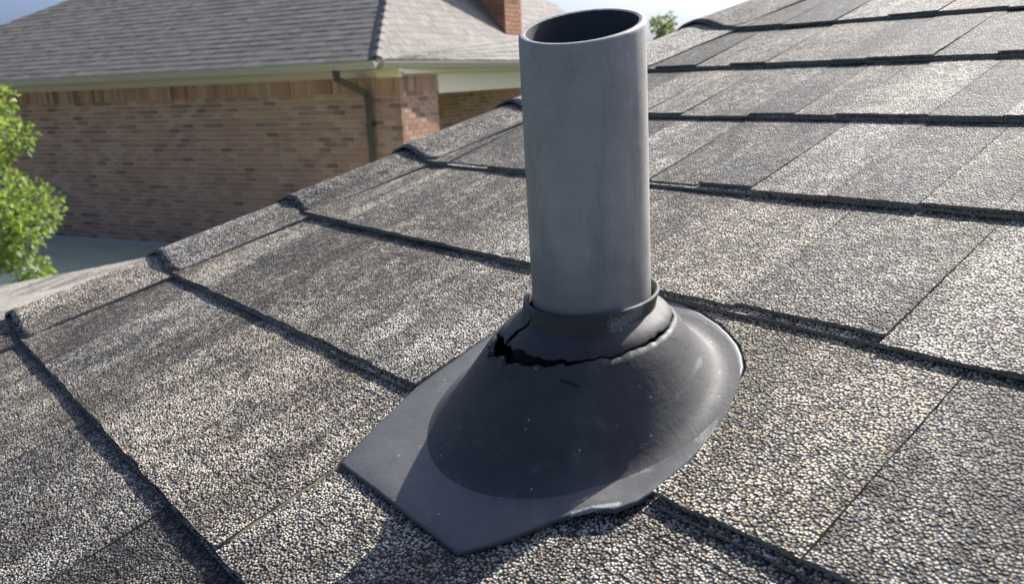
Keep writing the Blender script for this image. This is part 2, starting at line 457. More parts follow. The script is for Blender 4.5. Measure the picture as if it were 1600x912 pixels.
for ci in range(-6, 13):
    v0 = V0 + EXP * ci
    lo = hip_low(v0 + 0.09) - 0.045
    js = list(JOINTS.get(ci, []))
    if not js:
        u = lo + rnd.uniform(.08, .2)
        while u < UR - .2:
            js.append(u); u += rnd.uniform(.10, .24)
    js = [j for j in js if j > lo + 0.03]
    while js[-1] < UR - .25: js.append(js[-1] + rnd.uniform(.12, .24))
    us = [lo] + js + [UR]
    kprev = None
    for i in range(len(us) - 1):
        seed += 1
        a, b = us[i], us[i + 1]
        if ci == 1 and abs(a + .527) < 1e-6:            # the boot stands here: the shingle is cut round it
            a = None
        gap = rnd.choice([.0001, .0002, .0004, .0008])
        T = THICK.get((ci, i))
        if T is None:
            T = (.0060 if ci < 2 else rnd.choice([.0045, .0058, .0062, .0070])) + rnd.uniform(-.0003, .0003)
        dv = rnd.uniform(-.0012, .0008) if ci < 2 else rnd.choice([-.005, -.0025, 0, .002]) + rnd.uniform(-.001, .001)
        vb, vt = v0 + dv, v0 + EXP + 0.035
        if a is None:
            # right of the boot: the left edge follows the flange's rim
            front = edge_points((ARC[0][0], vb), (b - gap, vb), 24, .0016, seed)
            out = front + [Vector((b - gap, vb)), Vector((b - gap, vt))] + [Vector(q) for q in reversed(ARC[1:])]
        else:
            gl = rnd.choice([.0001, .0001, .0002, .0005])
            if ci == 0 and abs(a + .5) < 1e-6: gl = .0035
            if ci == -1 and abs(a + .5925) < 1e-6: gl = .0028
            skew = rnd.uniform(-.002, .002)
            ns = max(5, int((b - a) / (.0042 if -2 < ci < 4 else .011)))
            front = edge_points((a + gl, vb), (b - gap, vb), ns, .0018, seed)
            side = [vb + (vt - vb) * q / 24 for q in range(1, 25)]
            out = front + [Vector((b - gap + joint_off(ci, b, q), q)) for q in [vb] + side] + [Vector((a + gl + joint_off(ci, a, q), q)) for q in reversed(side)]
        um, uw = sum(q.x for q in out) / len(out), .10
        cu, cw = rnd.uniform(-.0007, .0007), rnd.uniform(-.0004, .0011)
        top = (lambda T, v0, um, cu, cw: (lambda u, v: max(-.0015, (T + cu * (u - um) / uw + cw * min(1.5, ((u - um) / uw) ** 2)) * (1 - (v - v0) / EXP))))(T, v0, um, cu, cw)
        bot = (lambda T, v0: (lambda u, v: min(max(-.0015, T * (1 - (v - v0) / EXP)) - .0012, (T - .0030) * (1 - (v - v0) / EXP))))(T, v0)
        so = slab('shingle', out, top, bot, M_SHINGLE, M_EDGE, roof)
        tn_ = rnd.uniform(.35, .75) if ci < 2 else rnd.choice([rnd.uniform(.05, .25), rnd.uniform(.4, .65), rnd.uniform(.65, .9)])
        so.color = (TONES.get((ci, i), tn_), rnd.random(), 0, 1)
    # the lower layer of the laminated course, seen as a second line under the butts
    if ci == 1:
        spans = [(lo, -.529), (-.281, UR)]
    else:
        spans = [(lo, UR)]
    for (s0, s1) in spans:
        u = s0
        while u < s1 - .01:
            e = min(s1, u + rnd.uniform(.38, .6))
            if s1 - e < .1: e = s1
            seed += 1
            vb = v0 - .0008 - rnd.choice([0.0, .0015, .003, .0045])
            vt = v0 + (0.12 if not (ci == 1 and u > -.29) else .05)
            ns = max(5, int((e - u) / .008))
            out = edge_points((u + .0008, vb), (e - .0008, vb), ns, .0012, seed) + [Vector((e - .0008, vb)), Vector((e - .0008, vt)), Vector((u + .0008, vt))]
            slab('shingle_backing', out, (lambda v0: (lambda uu, v: .0030 * (1 - (v - v0) / EXP)))(v0), lambda uu, v: -.0016, M_BACK, M_EDGE, roof)
            u = e

mesh_obj('underlay_sheet', [rp(-.58, .215, .0010), rp(-.2, .215, .0010), rp(-.2, .47, -.0028), rp(-.58, .47, -.0028)], [(0, 1, 2, 3)], M_BACK, roof)
# tan sealant showing in the open joint left of the flange
mb = MB()
sv = lambda v: .0060 * (1 - (v - V0) / EXP) - .0018
pts = [rp(-.4983 + .0005 * math.sin(j * 2.1), V0 + .004 + j * .0098, sv(V0 + .004 + j * .0098)) for j in range(11)]
mb.tube(pts, .0024, 6)
mb.build('sealant_strip', M_SEAL, roof, True)

# hip caps, one to a course
def cap_profile(w):
    pts_ = [(0, .0022), (.18, .0030), (.38, .0052), (.58, .0088), (.78, .0125), (1.0, .0140), (1.25, .0095), (1.55, -.006), (2.0, -.045), (2.5, -.10)]
    for (w0, n0), (w1, n1) in zip(pts_, pts_[1:]):
        if w <= w1:
            t = (w - w0) / (w1 - w0); return n0 + (n1 - n0) * t
    return pts_[-1][1]
def make_cap(ci):
    v0 = V0 + EXP * ci + .004
    r = random.Random(ci * 13 + 5)
    W = .088 + r.uniform(-.004, .004); lift = .0066 + r.uniform(-.0015, .002); skew = r.uniform(-.006, .006); r_arch = r.uniform(.0005, .003)
    ws = [0, .1, .2, .3, .4, .5, .6, .7, .8, .9, 1.0, 1.12, 1.25, 1.4, 1.55, 1.8, 2.1, 2.5]
    ts = [0, .05, .12, .22, .4, .65, 1.0]
    L = EXP + .055
    top, bot = [], []
    for ti, t in enumerate(ts):
        for w in ws:
            vv = v0 + L * t
            jag = .0016 * noise.noise((w * 14, ci * 3.1, 0)) if t == 0 else 0
            u = hip_low(vv) - w * W + (skew if t == 0 else 0)
            # lower end springs up in an uneven arch; the cap settles towards its upper end
            end = max(0, 1 - t / .5) ** 1.5
            arch = r_arch * end * math.exp(-((w - .88) / .30) ** 2) - .0022 * end * math.exp(-((w - .42) / .2) ** 2)
            nn = cap_profile(w) + lift * (1 - t) * (0.55 + 0.45 * min(1, w / .5)) + arch + .0012 * noise.noise((w * 3, vv * 14, ci))
            top.append(rp(u, vv + jag - .004 * end * math.sin(w * 5), nn)); bot.append(rp(u, vv + jag - .004 * end * math.sin(w * 5), nn - .0034))
    nw, nt = len(ws), len(ts); N = nw * nt
    f = []; edge = []
    for i in range(nt - 1):
        for j in range(nw - 1):
            a = i * nw + j
            f.append((a, a + nw, a + nw + 1, a + 1)); 
    nf = len(f)
    for j in range(nw - 1): edge.append((j, j + 1, N + j + 1, N + j))
    for i in range(nt - 1): edge.append((i * nw, N + i * nw, N + (i + 1) * nw, (i + 1) * nw))
    for i in range(nt - 1):
        for j in range(nw - 1):
            a = N + i * nw + j
            edge.append((a, a + 1, a + nw + 1, a + nw))
    o = mesh_obj('hip_cap', top + bot, f + edge, M_CAP, roof, True, origin=rp(hip_low(v0), v0, 0))
    o.color = (r.uniform(.2, 1), 0, 0, 1)
    o.data.materials.append(M_EDGE)
    for q in o.data.polygons[nf:]: q.material_index = 1; q.use_smooth = False
for ci in range(-5, 12): make_cap(ci)

# the slope on the other side of the hip, and its flatter foot beyond the lowest caps
def crest(v, dn=0.0): return rp(hip_low(v) - .10, v, .006 + dn)
far_edge = [Vector((-3.90, -.55, -.47)), Vector((-2.171, .498, -.092))]
mesh_obj('far_slope', [crest(.22), crest(2.9), crest(2.9) + Vector((-1.6, .2, -1.5)), crest(.22) + Vector((-1.6, .0, -1.5))], [(0, 1, 2, 3)], M_CAP, roof)
fs = [crest(-1.2, -.03), crest(.24, -.01), far_edge[1], far_edge[0]]
mesh_obj('lower_slope', fs + [q - Vector((0, 0, .03)) for q in fs], [(0, 1, 2, 3), (2, 1, 5, 6), (3, 2, 6, 7), (0, 3, 7, 4), (1, 0, 4, 5), (7, 6, 5, 4)], granule_material('lower_granules', tone=(1.15, 1.2), bias=.2, seedoff=6), roof)

# ---------------------------------------------------------------- the pipe boot
RT = Vector((0.629, 0.777, 0)); FW = Vector((-0.777, 0.629, 0))
BU, BV = -.400, .284                               # centre of the boot's foot
PU, PV = -.3905, .300                               # where the pipe goes through the deck
AXIS = (Vector((0, 0, 1)) - RT * .0187).normalized()
fl_n = lambda v: .0060 - .018 * (v - .1415)

boot = empty('pipe_boot', tuple(rp(BU, BV, 0)))
tag(boot, 'cracked black rubber pipe boot with flat flange lying on the shingles', 'pipe boot')

FO = [(-.498, .1475), (-.45, .1457), (-.40, .1435), (-.3502, .1415), (-.346, .146), (-.3343, .1610), (-.3182, .1905), (-.303, .2075), (-.2912, .2145), (-.2865, .2270), (-.2850, .2400), (-.2838, .2720), (-.2862, .295), (-.2921, .3164), (-.3005, .341), (-.3112, .3646),
      (-.3205, .376), (-.3309, .3856), (-.345, .395), (-.3597, .403), (-.3835, .412), (-.412, .420), (-.45, .424), (-.50, .424), (-.531, .42), (-.5303, .3158), (-.5255, .2367), (-.512, .19)]
cen = Vector((BU, BV))
rings = []
for sc_ in (1.0, .985, .90, .75, .5):
    ring = []
    for (a, b) in FO:
        q = cen + (Vector((a, b)) - cen) * sc_
        lift = 0
        if sc_ > .85:
            d = (Vector((a, b)) - Vector((-.300, .210))).length
            lift = .0035 * math.exp(-(d / .022) ** 2) * (1 if sc_ > .95 else .3)
            d = (Vector((a, b)) - Vector((-.42, .1445))).length
            lift += .0008 * math.exp(-(d / .03) ** 2)
        ring.append((q, lift))
    rings.append(ring)
verts, faces = [], []
nO = len(FO)
for ri, ring in enumerate(rings):
    for (q, lift) in ring:
        verts.append(rp(q.x, q.y, fl_n(q.y) + lift - (.0005 if ri == 0 else 0)))
for ri in range(len(rings) - 1):
    for j in range(nO):
        a, b = ri * nO + j, ri * nO + (j + 1) % nO
        faces.append((a, b, b + nO, a + nO))
base_i = len(verts)
for (q, lift) in rings[0]: verts.append(rp(q.x, q.y, fl_n(q.y) + lift - .0023))
for j in range(nO):
    faces.append((j, base_i + j, base_i + (j + 1) % nO, (j + 1) % nO))
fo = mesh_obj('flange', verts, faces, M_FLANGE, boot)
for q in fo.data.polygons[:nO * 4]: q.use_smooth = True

# rings of the boot: a tapered skirt from the roof up to the collar round the pipe
foot = rp(BU, BV, fl_n(BV) - .0008)
TOPH = .0720
pax = rp(PU, PV, 0)
tip = pax + AXIS * TOPH
n_foot = NV.copy(); n_tip = (Vector((0, 0, 1)) * .62 + NV * .38).normalized()
PROFILE = [(0.0, .1150), (.006, .1085), (.022, .1030), (.05, .0990), (.10, .0945), (.20, .0880), (.32, .0812), (.44, .0752), (.54, .0702), (.61, .0664), (.655, .0636), (.69, .0608),
           (.72, .0590), (.755, .0570), (.785, .0546), (.81, .0518), (.83, .0492), (.843, .0470), (.853, .0459), (.865, .0457), (.89, .0459), (.93, .0459), (.96, .0462), (.982, .0465), (.996, .0460), (1.003, .0447), (1.0, .0438), (.95, .0434)]
def ring_pt(t, r, th):
    e = min(1, t)
    s = e * e * (3 - 2 * e)
    c = foot.lerp(tip, e)
    nn = n_foot.lerp(n_tip, s).normalized()
    ax = (Vector((1, 0, 0)) - nn * nn.x).normalized(); ay = nn.cross(ax)
    ry = 1.0 + .05 * (1 - s)
    return c + (ax * math.cos(th) + ay * math.sin(th) * ry) * r + nn * ((t - 1) * .05 if t > 1 else 0)
def prof_r(t):
    for (t0, r0), (t1, r1) in zip(PROFILE, PROFILE[1:]):
        if t0 <= t <= t1: return r0 + (r1 - r0) * (t - t0) / (t1 - t0)
    return PROFILE[-1][1]
# angle of a boot point as seen in plan: camera side is about th = -40 deg (towards +u, -v)
NTH = 300
CRACK_T = .700
def crack(th):
    """mean height and opening (in t) of the split, by angle; th in degrees 0..360"""
    jag = .022 * noise.noise((math.cos(math.radians(th)) * 9, math.sin(math.radians(th)) * 9, 2.0)) + .005 * noise.noise((math.cos(math.radians(th)) * 26, math.sin(math.radians(th)) * 26, 5.0))
    return jag
def opening(th):
    # th measured from the direction facing the camera, + to the right
    x = (th + 540) % 360 - 180
    def bumpf(c, w, a): return a * max(0, 1 - abs((x - c) / w)) ** .8
    g = max(bumpf(-73, 18, .120), bumpf(-50, 34, .085), bumpf(-25, 30, .036), bumpf(5, 50, .008), bumpf(52, 20, .030), bumpf(80, 24, .028), bumpf(30, 25, .010))
    return g
cam_az = math.degrees(math.atan2(EYE.y - pax.y, EYE.x - pax.x))     # in plan; boot angles follow plan closely
def th_of(x): return math.radians(cam_az + x)
ths = [i * 360.0 / NTH - 180 for i in range(NTH)]                   # relative to camera, + to the right (counter-clockwise in plan)
def cur(x): return CRACK_T + crack(x) + .012 * math.sin(math.radians(x * 1.0 + 60))
low_ts = [p_[0] for p_ in PROFILE if p_[0] < .68]
hi_ts = [.73, .755, .77, .785, .80, .81, .82, .83, .838, .845, .852, .86, .875, .89, .91, .93, .95, .965, .985, .997, 1.003]
verts, faces = [], []
rows = low_ts + ['edge']
for tt in rows:
    for x in ths:
        if tt == 'edge':
            t = cur(x) - opening(x) * .55
            verts.append(ring_pt(t, prof_r(t) + .0004 + .012 * opening(x), th_of(x)))
        else:
            t = min(tt, cur(x) - opening(x) * .55 - .004 * (1 + (.68 - tt) * 2)) if tt > .5 else tt
            verts.append(ring_pt(t, prof_r(t), th_of(x)))
nr = len(rows)
# inner skin under the torn edge, so the rubber shows its thickness
for x in ths:
    t = cur(x) - opening(x) * .55 - .012
    verts.append(ring_pt(t, prof_r(t) - .0035, th_of(x)))
for x in ths: verts.append(ring_pt(.35, prof_r(.35) - .004, th_of(x)))
for i in range(nr + 1):
    for j in range(NTH):
        a, b = i * NTH + j, i * NTH + (j + 1) % NTH
        faces.append((a, b, b + NTH, a + NTH))
mesh_obj('skirt', verts, faces, M_RUBBER, boot, True)

# the collar: torn off along the crack, and split once beside its left end
SLIT = -64.0
def slit_w(t): return max(0.0, 5.0 * (1 - abs(t - .80) / .17)) if t < .95 else 0.0
def slit_x(t): return SLIT + 10 * (t - .80) / .2 * (1 if t > .8 else .3) + 2.2 * noise.noise((t * 40, 1.7, 0))
xs = [SLIT + 1e-6 + i * 360.0 / NTH for i in range(NTH + 1)]
verts, faces = [], []
top_rows = ['edge'] + hi_ts + [('in', 1.0, .0437), ('in', .90, .0430)]
for tt in top_rows:
    for i, x in enumerate(xs):
        if isinstance(tt, tuple):
            verts.append(ring_pt(tt[1], tt[2], th_of(x))); continue
        if tt == 'edge': t = cur(x) + opening(x) * .45
        else: t = max(tt, cur(x) + opening(x) * .45 + .003 * (tt - .7) / .1) if tt < .86 else tt
        # slide the columns near the slit aside to follow its jagged line
        fl = max(0, 1 - i / 14.0); fr = max(0, 1 - (NTH - i) / 14.0)
        xx = x + (slit_x(t) - SLIT) * max(fl, fr) + slit_w(t) * .5 * fl - slit_w(t) * .5 * fr
        verts.append(ring_pt(t, prof_r(min(t, 1.003)) - (.010 * opening(x) if tt == 'edge' else 0), th_of(xx)))
nc = NTH + 1
for i in range(len(top_rows) - 1):
    for j in range(NTH):
        a = i * nc + j
        faces.append((a, a + 1, a + 1 + nc, a + nc))
# torn thickness below the edge
k0 = len(verts)
for i, x in enumerate(xs):
    t = cur(x) + opening(x) * .45 + .004
    verts.append(ring_pt(t, prof_r(t) - .0034, th_of(x)))
for j in range(NTH): faces.append((j, k0 + j, k0 + j + 1, j + 1))
mesh_obj('collar', verts, faces, M_RUBBER, boot, True)
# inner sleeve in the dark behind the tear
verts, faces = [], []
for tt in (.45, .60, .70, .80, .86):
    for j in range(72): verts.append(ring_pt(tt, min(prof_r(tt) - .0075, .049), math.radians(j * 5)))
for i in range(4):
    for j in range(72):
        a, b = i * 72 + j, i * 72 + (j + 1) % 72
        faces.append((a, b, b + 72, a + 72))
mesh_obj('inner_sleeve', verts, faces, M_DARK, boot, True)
# short splits in the skirt near the tear
def add_split(x0, t0, x1, t1, wmax, sd_):
    vv = []
    for q in range(13):
        f_ = q / 12
        x = x0 + (x1 - x0) * f_ + 1.3 * noise.noise((f_ * 6, sd_, 1)); t = t0 + (t1 - t0) * f_ + .008 * noise.noise((f_ * 8, sd_ + 4, 1))
        w = wmax * (math.sin(math.pi * f_) ** .6) * (.6 + .6 * abs(noise.noise((f_ * 9, sd_, 5)))) + .0004
        vv.append((ring_pt(t + w, prof_r(t + w) + .0003, th_of(x)), ring_pt(t - w, prof_r(t - w) + .0003, th_of(x))))
    mb = MB()
    mb.add([q for pr in vv for q in pr], [(2 * i, 2 * i + 1, 2 * i + 3, 2 * i + 2) for i in range(12)])
    mb.build('split', M_DARK, boot)
add_split(-12, .625, 0, .575, .006, 3.0)
add_split(-78, .66, -94, .60, .008, 1.0)
add_split(22, .668, 30, .62, .003, 7.0)
add_split(-40, .63, -44, .585, .0025, 9.0)
add_split(60, .66, 66, .60, .0025, 5.0)

# ---------------------------------------------------------------- the vent pipe
pipe = empty('vent_pipe', tuple(pax))
tag(pipe, 'grey cylindrical vent pipe with open top standing in the cracked boot', 'pipe')
RO, RI = .0402, .0354
ax1 = (RT - AXIS * RT.dot(AXIS)).normalized(); ax2 = AXIS.cross(ax1)      # ax2 points away from the camera
if ax2.dot(FW) < 0: ax2 = -ax2
ZT = .2450
def ptop(r, th, dz=0.0):
    x, y = r * math.cos(th), r * math.sin(th)
    return pax + ax1 * x + ax2 * y + AXIS * (ZT + .290 * y + .095 * x + dz)
SG = 128
angs = [2 * math.pi * j / SG for j in range(SG)]
verts, faces = [], []
for hh in (0.0, .06, .10, .15, .20):
    for a in angs: verts.append(pax + ax1 * RO * math.cos(a) + ax2 * RO * math.sin(a) + AXIS * hh)
for r, dz in ((RO, -.0030), (RO - .0003, -.0012), (RO - .0011, -.0002), (RO - .0022, 0)):
    for a in angs: verts.append(ptop(r, a, dz))
for i in range(8):
    for j in range(SG):
        a, b = i * SG + j, i * SG + (j + 1) % SG
        faces.append((a, b, b + SG, a + SG))
mesh_obj('outer_wall', verts, faces, M_PIPE, pipe, True)
verts, faces = [], []
for r, dz in ((RO - .0022, 0), (RI + .0012, -.0001), (RI + .0003, -.0006)):
    for a in angs: verts.append(ptop(r, a, dz))
for i in range(2):
    for j in range(SG):
        a, b = i * SG + j, i * SG + (j + 1) % SG
        faces.append((a, b, b + SG, a + SG))
mesh_obj('rim', verts, faces, M_RIM, pipe, True)
verts, faces = [], []
for a in angs: verts.append(ptop(RI + .0003, a, -.0006))
for a in angs: verts.append(ptop(RI, a, -.0015))
for hh in (.10, -.15):
    for a in angs: verts.append(pax + ax1 * RI * math.cos(a) + ax2 * RI * math.sin(a) + AXIS * hh)
for i in range(3):
    for j in range(SG):
        a, b = i * SG + j, i * SG + (j + 1) % SG
        faces.append((a, b, b + SG, a + SG))
faces.append(tuple(3 * SG + j for j in range(SG)))
mesh_obj('inner_wall', verts, faces, M_PIPE_IN, pipe, True)

# ---------------------------------------------------------------- the brick house next door
HO = Vector((-10.0767, 6.2224, 0)); DL = Vector((-.90624, -.42276, 0)); DR = Vector((-.42276, .90624, 0))
def hp(a, b, z): return HO + DL * a + DR * b + Vector((0, 0, z + EYE.z))
house = empty('brick_house', tuple(hp(0, 0, -2.575)))
tag(house, 'brown brick house with grey hip roof behind the near roof', 'house')
ZB = -2.575
W1 = 12.3
mb = MB(); mb.box(hp, .006, W1, .006, .20, ZB, .20)
wall_l = mb.build('front_wall', M_MORTAR, house)
mb = MB(); mb.box(hp, .006, .20, .206, 1.0, ZB, .10)
wall_r = mb.build('pier_wall', M_MORTAR, house)

BL, BH, JT = .200, .0632, .0130
CO = BH + JT
def brick_mesh(name, lx, ly, lz):
    me = bpy.data.meshes.new(name)
    e = .004
    v = [Vector(q) for q in [(0, 0, 0), (lx, 0, 0), (lx, ly, 0), (0, ly, 0), (0, 0, lz), (lx, 0, lz), (lx, ly, lz), (0, ly, lz)]]
    vv = [DL * q.x + DR * q.y + Vector((0, 0, q.z)) for q in v]
    me.from_pydata([tuple(q) for q in vv], [], [(0, 3, 2, 1), (4, 5, 6, 7), (0, 1, 5, 4), (1, 2, 6, 5), (3, 0, 4, 7)])
    me.materials.append(M_BRICK); return me
ME_ST = brick_mesh('brick', BL, .05, BH)
ME_HALF = brick_mesh('brick', BL / 2 - .005, .05, BH)
ME_RS = brick_mesh('brick', .05, BL, BH)
ME_SOL = brick_mesh('brick', BH, .05, .205)
ME_SOLR = brick_mesh('brick', .05, BH, .205)
cand = []          # (priority, mesh, a, b, z, dims, wall)
z_sol = -.145
r2 = random.Random(3)
nc_ = int((z_sol - ZB) / CO)
for j in range(nc_):
    z = z_sol - (j + 1) * CO + JT
    off = (BL + JT) / 2 if j % 2 else 0
    a = -off
    while a < W1 - .25:
        a0 = max(0.0, a)
        if a0 == 0.0 and off: cand.append((a0, ME_HALF, 0.0, 0, z, (BL / 2 - .005, .05, BH), wall_l))
        else: cand.append((a0, ME_ST, a0, 0, z, (BL, .05, BH), wall_l))
        a += BL + JT
    b = .055 - (0 if j % 2 else (BL + JT) / 2)
    while b < 1.0 - .02:
        b0, b1 = max(.055, b), min(1.0, b + BL)
        if b1 - b0 > .03:
            me_ = ME_RS if b1 - b0 > BL - .001 else brick_mesh('brick', .05, b1 - b0, BH)
            cand.append((b0 * .6, me_, 0, b0, z, (.05, b1 - b0, BH), wall_r))
        b += BL + JT
a = 0
while a < W1 - .1:
    cand.append((a, ME_SOL, a, 0, z_sol + .002, (BH, .05, .205), wall_l)); a += CO
b = .06
while b < .93:
    cand.append((b * .6, ME_SOLR, 0, b, z_sol + .002, (.05, BH, .205), wall_r)); b += CO
def hidden(a, b, z): return z < -.98 - .31 * (a - .6) or (b > 0 and z < -.85 + .25 * b)
vis = sorted([c for c in cand if not hidden(c[2], c[3], c[4])], key=lambda c: c[0])
single, rest = vis[:300], vis[300:] + [c for c in cand if hidden(c[2], c[3], c[4])]
for (_, me, a, b, z, dm, par) in single:
    o = bpy.data.objects.new('brick', me); link(o, par)
    o.location = hp(a - (0 if par is wall_l else r2.uniform(0, .003)), b - (r2.uniform(0, .003) if par is wall_l else 0), z) - hp(0, 0, -2.575)
mbL, mbR = MB(), MB()
for (_, me, a, b, z, dm, par) in rest:
    jit = r2.uniform(0, .003)
    if par is wall_l: mbL.box(hp, a, a + dm[0], b - jit, b + .05, z, z + dm[2])
    else: mbR.box(hp, a - jit, a + .05, b, b + dm[1], z, z + dm[2])
tag(mbL.build('brickwork', M_BRICK_I, wall_l), kind='stuff')
if mbR.v: tag(mbR.build('brickwork', M_BRICK_I, wall_r), kind='stuff')

# far back wall of the porch with a window, its ceiling and beam
mb = MB(); mb.box(hp, 1.9, 2.1, .9, 9.0, ZB, .1); pw = mb.build('porch_wall', M_MORTAR, house)
mb = MB(); j = 0; z = ZB
while z < 0.0:
    b = .9 - (.1 if j % 2 else 0)
    while b < 8.8:
        if not (.98 < b < 2.05 and z > -1.4 and z < -.25): mb.box(hp, 1.888, 1.93, b, b + BL, z, z + BH)
        b += BL + JT
    z += CO; j += 1
tag(mb.build('brickwork', M_BRICK_I, pw), kind='stuff')
win = MB()
for (b0, b1, z0, z1) in [(1.2, 1.27, -1.35, -.28), (2.03, 2.10, -1.35, -.28), (1.27, 2.03, -.35, -.28), (1.27, 2.03, -1.35, -1.28), (1.62, 1.66, -1.28, -.35)]:
    win.box(hp, 1.84, 1.885, b0, b1, z0, z1)
wo = win.build('window', M_TRIM, house)
mb = MB(); mb.box(hp, 1.862, 1.872, 1.275, 2.025, -1.275, -.355); mb.build('pane', M_GLASS, wo)
mb = MB(); mb.box(hp, .02, 1.88, .25, 9.0, .105, .135); mb.build('porch_ceiling', M_CEIL, house)
mb = MB(); mb.box(hp, -.03, .16, 1.003, 9.0, -.195, .09); mb.build('porch_beam', M_CREAM, house)
mb = MB(); mb.box(hp, -.03, .16, 8.5, 8.8, ZB, -.2); mb.build('porch_post', M_CREAM, house)
mb = MB(); mb.box(hp, -.05, .30, -.10, .004, .055, .125); mb.box(hp, -.09, .34, -.14, .0, .128, .165); mb.build('cornice_return', M_CREAM, house)
mb = MB(); mb.box(hp, -.09, -.004, .004, 9.0, .098, .19); mb.build('frieze_board', M_CREAM, house)
mb = MB(); mb.box(hp, .36, W1, -.47, .004, .16, .175); mb.build('soffit', M_CEIL, house)

# gutters: a moulded trough along each eave
def trough(pts2, z_off, outward, parent, name, mat):
    prof = [(.0, .0), (.075, .0), (.095, .03), (.10, .06), (.115, .085), (.115, .105), (.107, .105), (.0, .075)]
    P0, P1 = pts2
    d = outward
    verts = [P0 + d * x + Vector((0, 0, z)) for x, z in prof] + [P1 + d * x + Vector((0, 0, z)) for x, z in prof]
    nP = len(prof)
    faces = [(i, (i + 1) % nP, nP + (i + 1) % nP, nP + i) for i in range(nP)] + [tuple(range(nP))[::-1], tuple(range(nP, 2 * nP))]
    return mesh_obj(name, verts, faces, mat, parent)
trough((hp(.0, -.48, .168), hp(W1 + .6, -.48, .168)), 0, -DR, house, 'gutter', M_GUTTER)
trough((hp(.02, -.47, .160), hp(-.42, 5.2, .125)), 0, (-DL - DR * .08).normalized(), house, 'gutter', M_GUTTER)
mb = MB(); mb.tube([hp(.66, -.53, .17), hp(.66, -.53, .06), hp(.52, -.085, -.14), hp(.50, -.075, -.20), hp(.50, -.075, ZB + .1)], .060, 4)
sp_ = mb.build('downspout', M_SPOUT, house)
mb = MB()
for z in (-.6, -1.7): mb.box(hp, .44, .56, -.11, -.004, z, z + .03)
mb.build('strap', M_SPOUT, sp_)

# the roof: two slopes laid with stepped tabs
apex = (2.95, 5.5, 4.0)
def far_slope(name, plane_z, rows_fn, n_rows, axis, parent):
    """tabs laid row by row; rows_fn(i) gives (s0, s1, across, across_next) of row i"""
    mb = MB(); r = random.Random(len(name))
    for i in range(n_rows):
        x0, s0, s1 = rows_fn(i); x1, t0, t1 = rows_fn(i + 1)
        lo_, hi_ = min(s0, t0), max(s1, t1)
        s = s0
        while s < s1 - .02:
            w = min(r.uniform(.10, .24), s1 - s)
            e = s + w
            th = r.choice([.007, .009, .011])
            ex0, ex1 = max(t0, min(t1, s)), max(t0, min(t1, e))
            P = lambda x, q, n_: (hp(q, x, plane_z(q, x) + n_) if axis == 'a' else hp(x, q, plane_z(x, q) + n_))
            c8 = [P(x0, s, -.01), P(x0, e - .006, -.01), P(x1, max(ex1 - .006, ex0), -.012), P(x1, ex0, -.012), P(x0, s, th), P(x0, e - .006, th), P(x1, max(ex1 - .006, ex0), .003), P(x1, ex0, .003)]
            mb.add(c8, [(4, 5, 6, 7), (0, 1, 5, 4), (1, 2, 6, 5), (3, 0, 4, 7)])
            s = e
    return tag(mb.build(name, M_FARROOF, parent), kind='stuff')
zl = lambda a, b: .29 + .62 * (b + .5)
zr = lambda a, b: .29 + 1.257 * a
roof_l = mesh_obj('roof', [hp(0, -.5, .27), hp(12.9, -.5, .27), hp(*apex), hp(0, -.5, .24), hp(12.9, -.5, .24)], [(0, 1, 2), (0, 3, 4, 1)], M_FARROOF, house)
def rows_left(i):
    b = -.52 + i * .125; t = (b + .5) / 6.0
    return (b, max(0, t) * 2.95, 12.9 - max(0, t) * (12.9 - 2.95))
far_slope('shingles', zl, rows_left, 44, 'a', roof_l)
roof_r = mesh_obj('side_roof', [hp(0, -.5, .27), hp(*apex), hp(1.04, 7.4, 1.55), hp(.94, 8.16, 1.43), hp(0, 9.6, .27)], [(0, 4, 3, 2, 1)], M_FARROOF, house)
def rows_right(i):
    a = i * .078
    b0 = -.5 + a / 2.95 * 6.0
    b1 = 9.6 - a / .94 * 1.44 if a < .94 else (8.16 - (a - .94) / .1 * .76 if a < 1.04 else 7.4 - (a - 1.04) / 1.91 * 1.9)
    return (a, b0, max(b0 + .01, b1))
far_slope('shingles', zr, rows_right, 37, 'b', roof_r)
# hip ridge tiles between the two slopes
mb = MB()
for i in range(34):
    t0, t1 = i / 34, (i + 1.15) / 34
    A = Vector((0, -.5, .29)).lerp(Vector(apex), t0); B = Vector((0, -.5, .29)).lerp(Vector(apex), min(1, t1))
    for (sa, sb) in ((.13, 0), (0, .13)):
        pass
    mb.add([hp(A.x - .02, A.y + .12, A.z + .02), hp(A.x, A.y, A.z + .055), hp(A.x + .12, A.y - .0, A.z + .02),
            hp(B.x - .02, B.y + .12, B.z + .02), hp(B.x, B.y, B.z + .035), hp(B.x + .12, B.y - .0, B.z + .02)], [(0, 1, 4, 3), (1, 2, 5, 4), (0, 2, 1)])
tag(mb.build('hip_tiles', M_FARROOF, roof_r), kind='stuff')
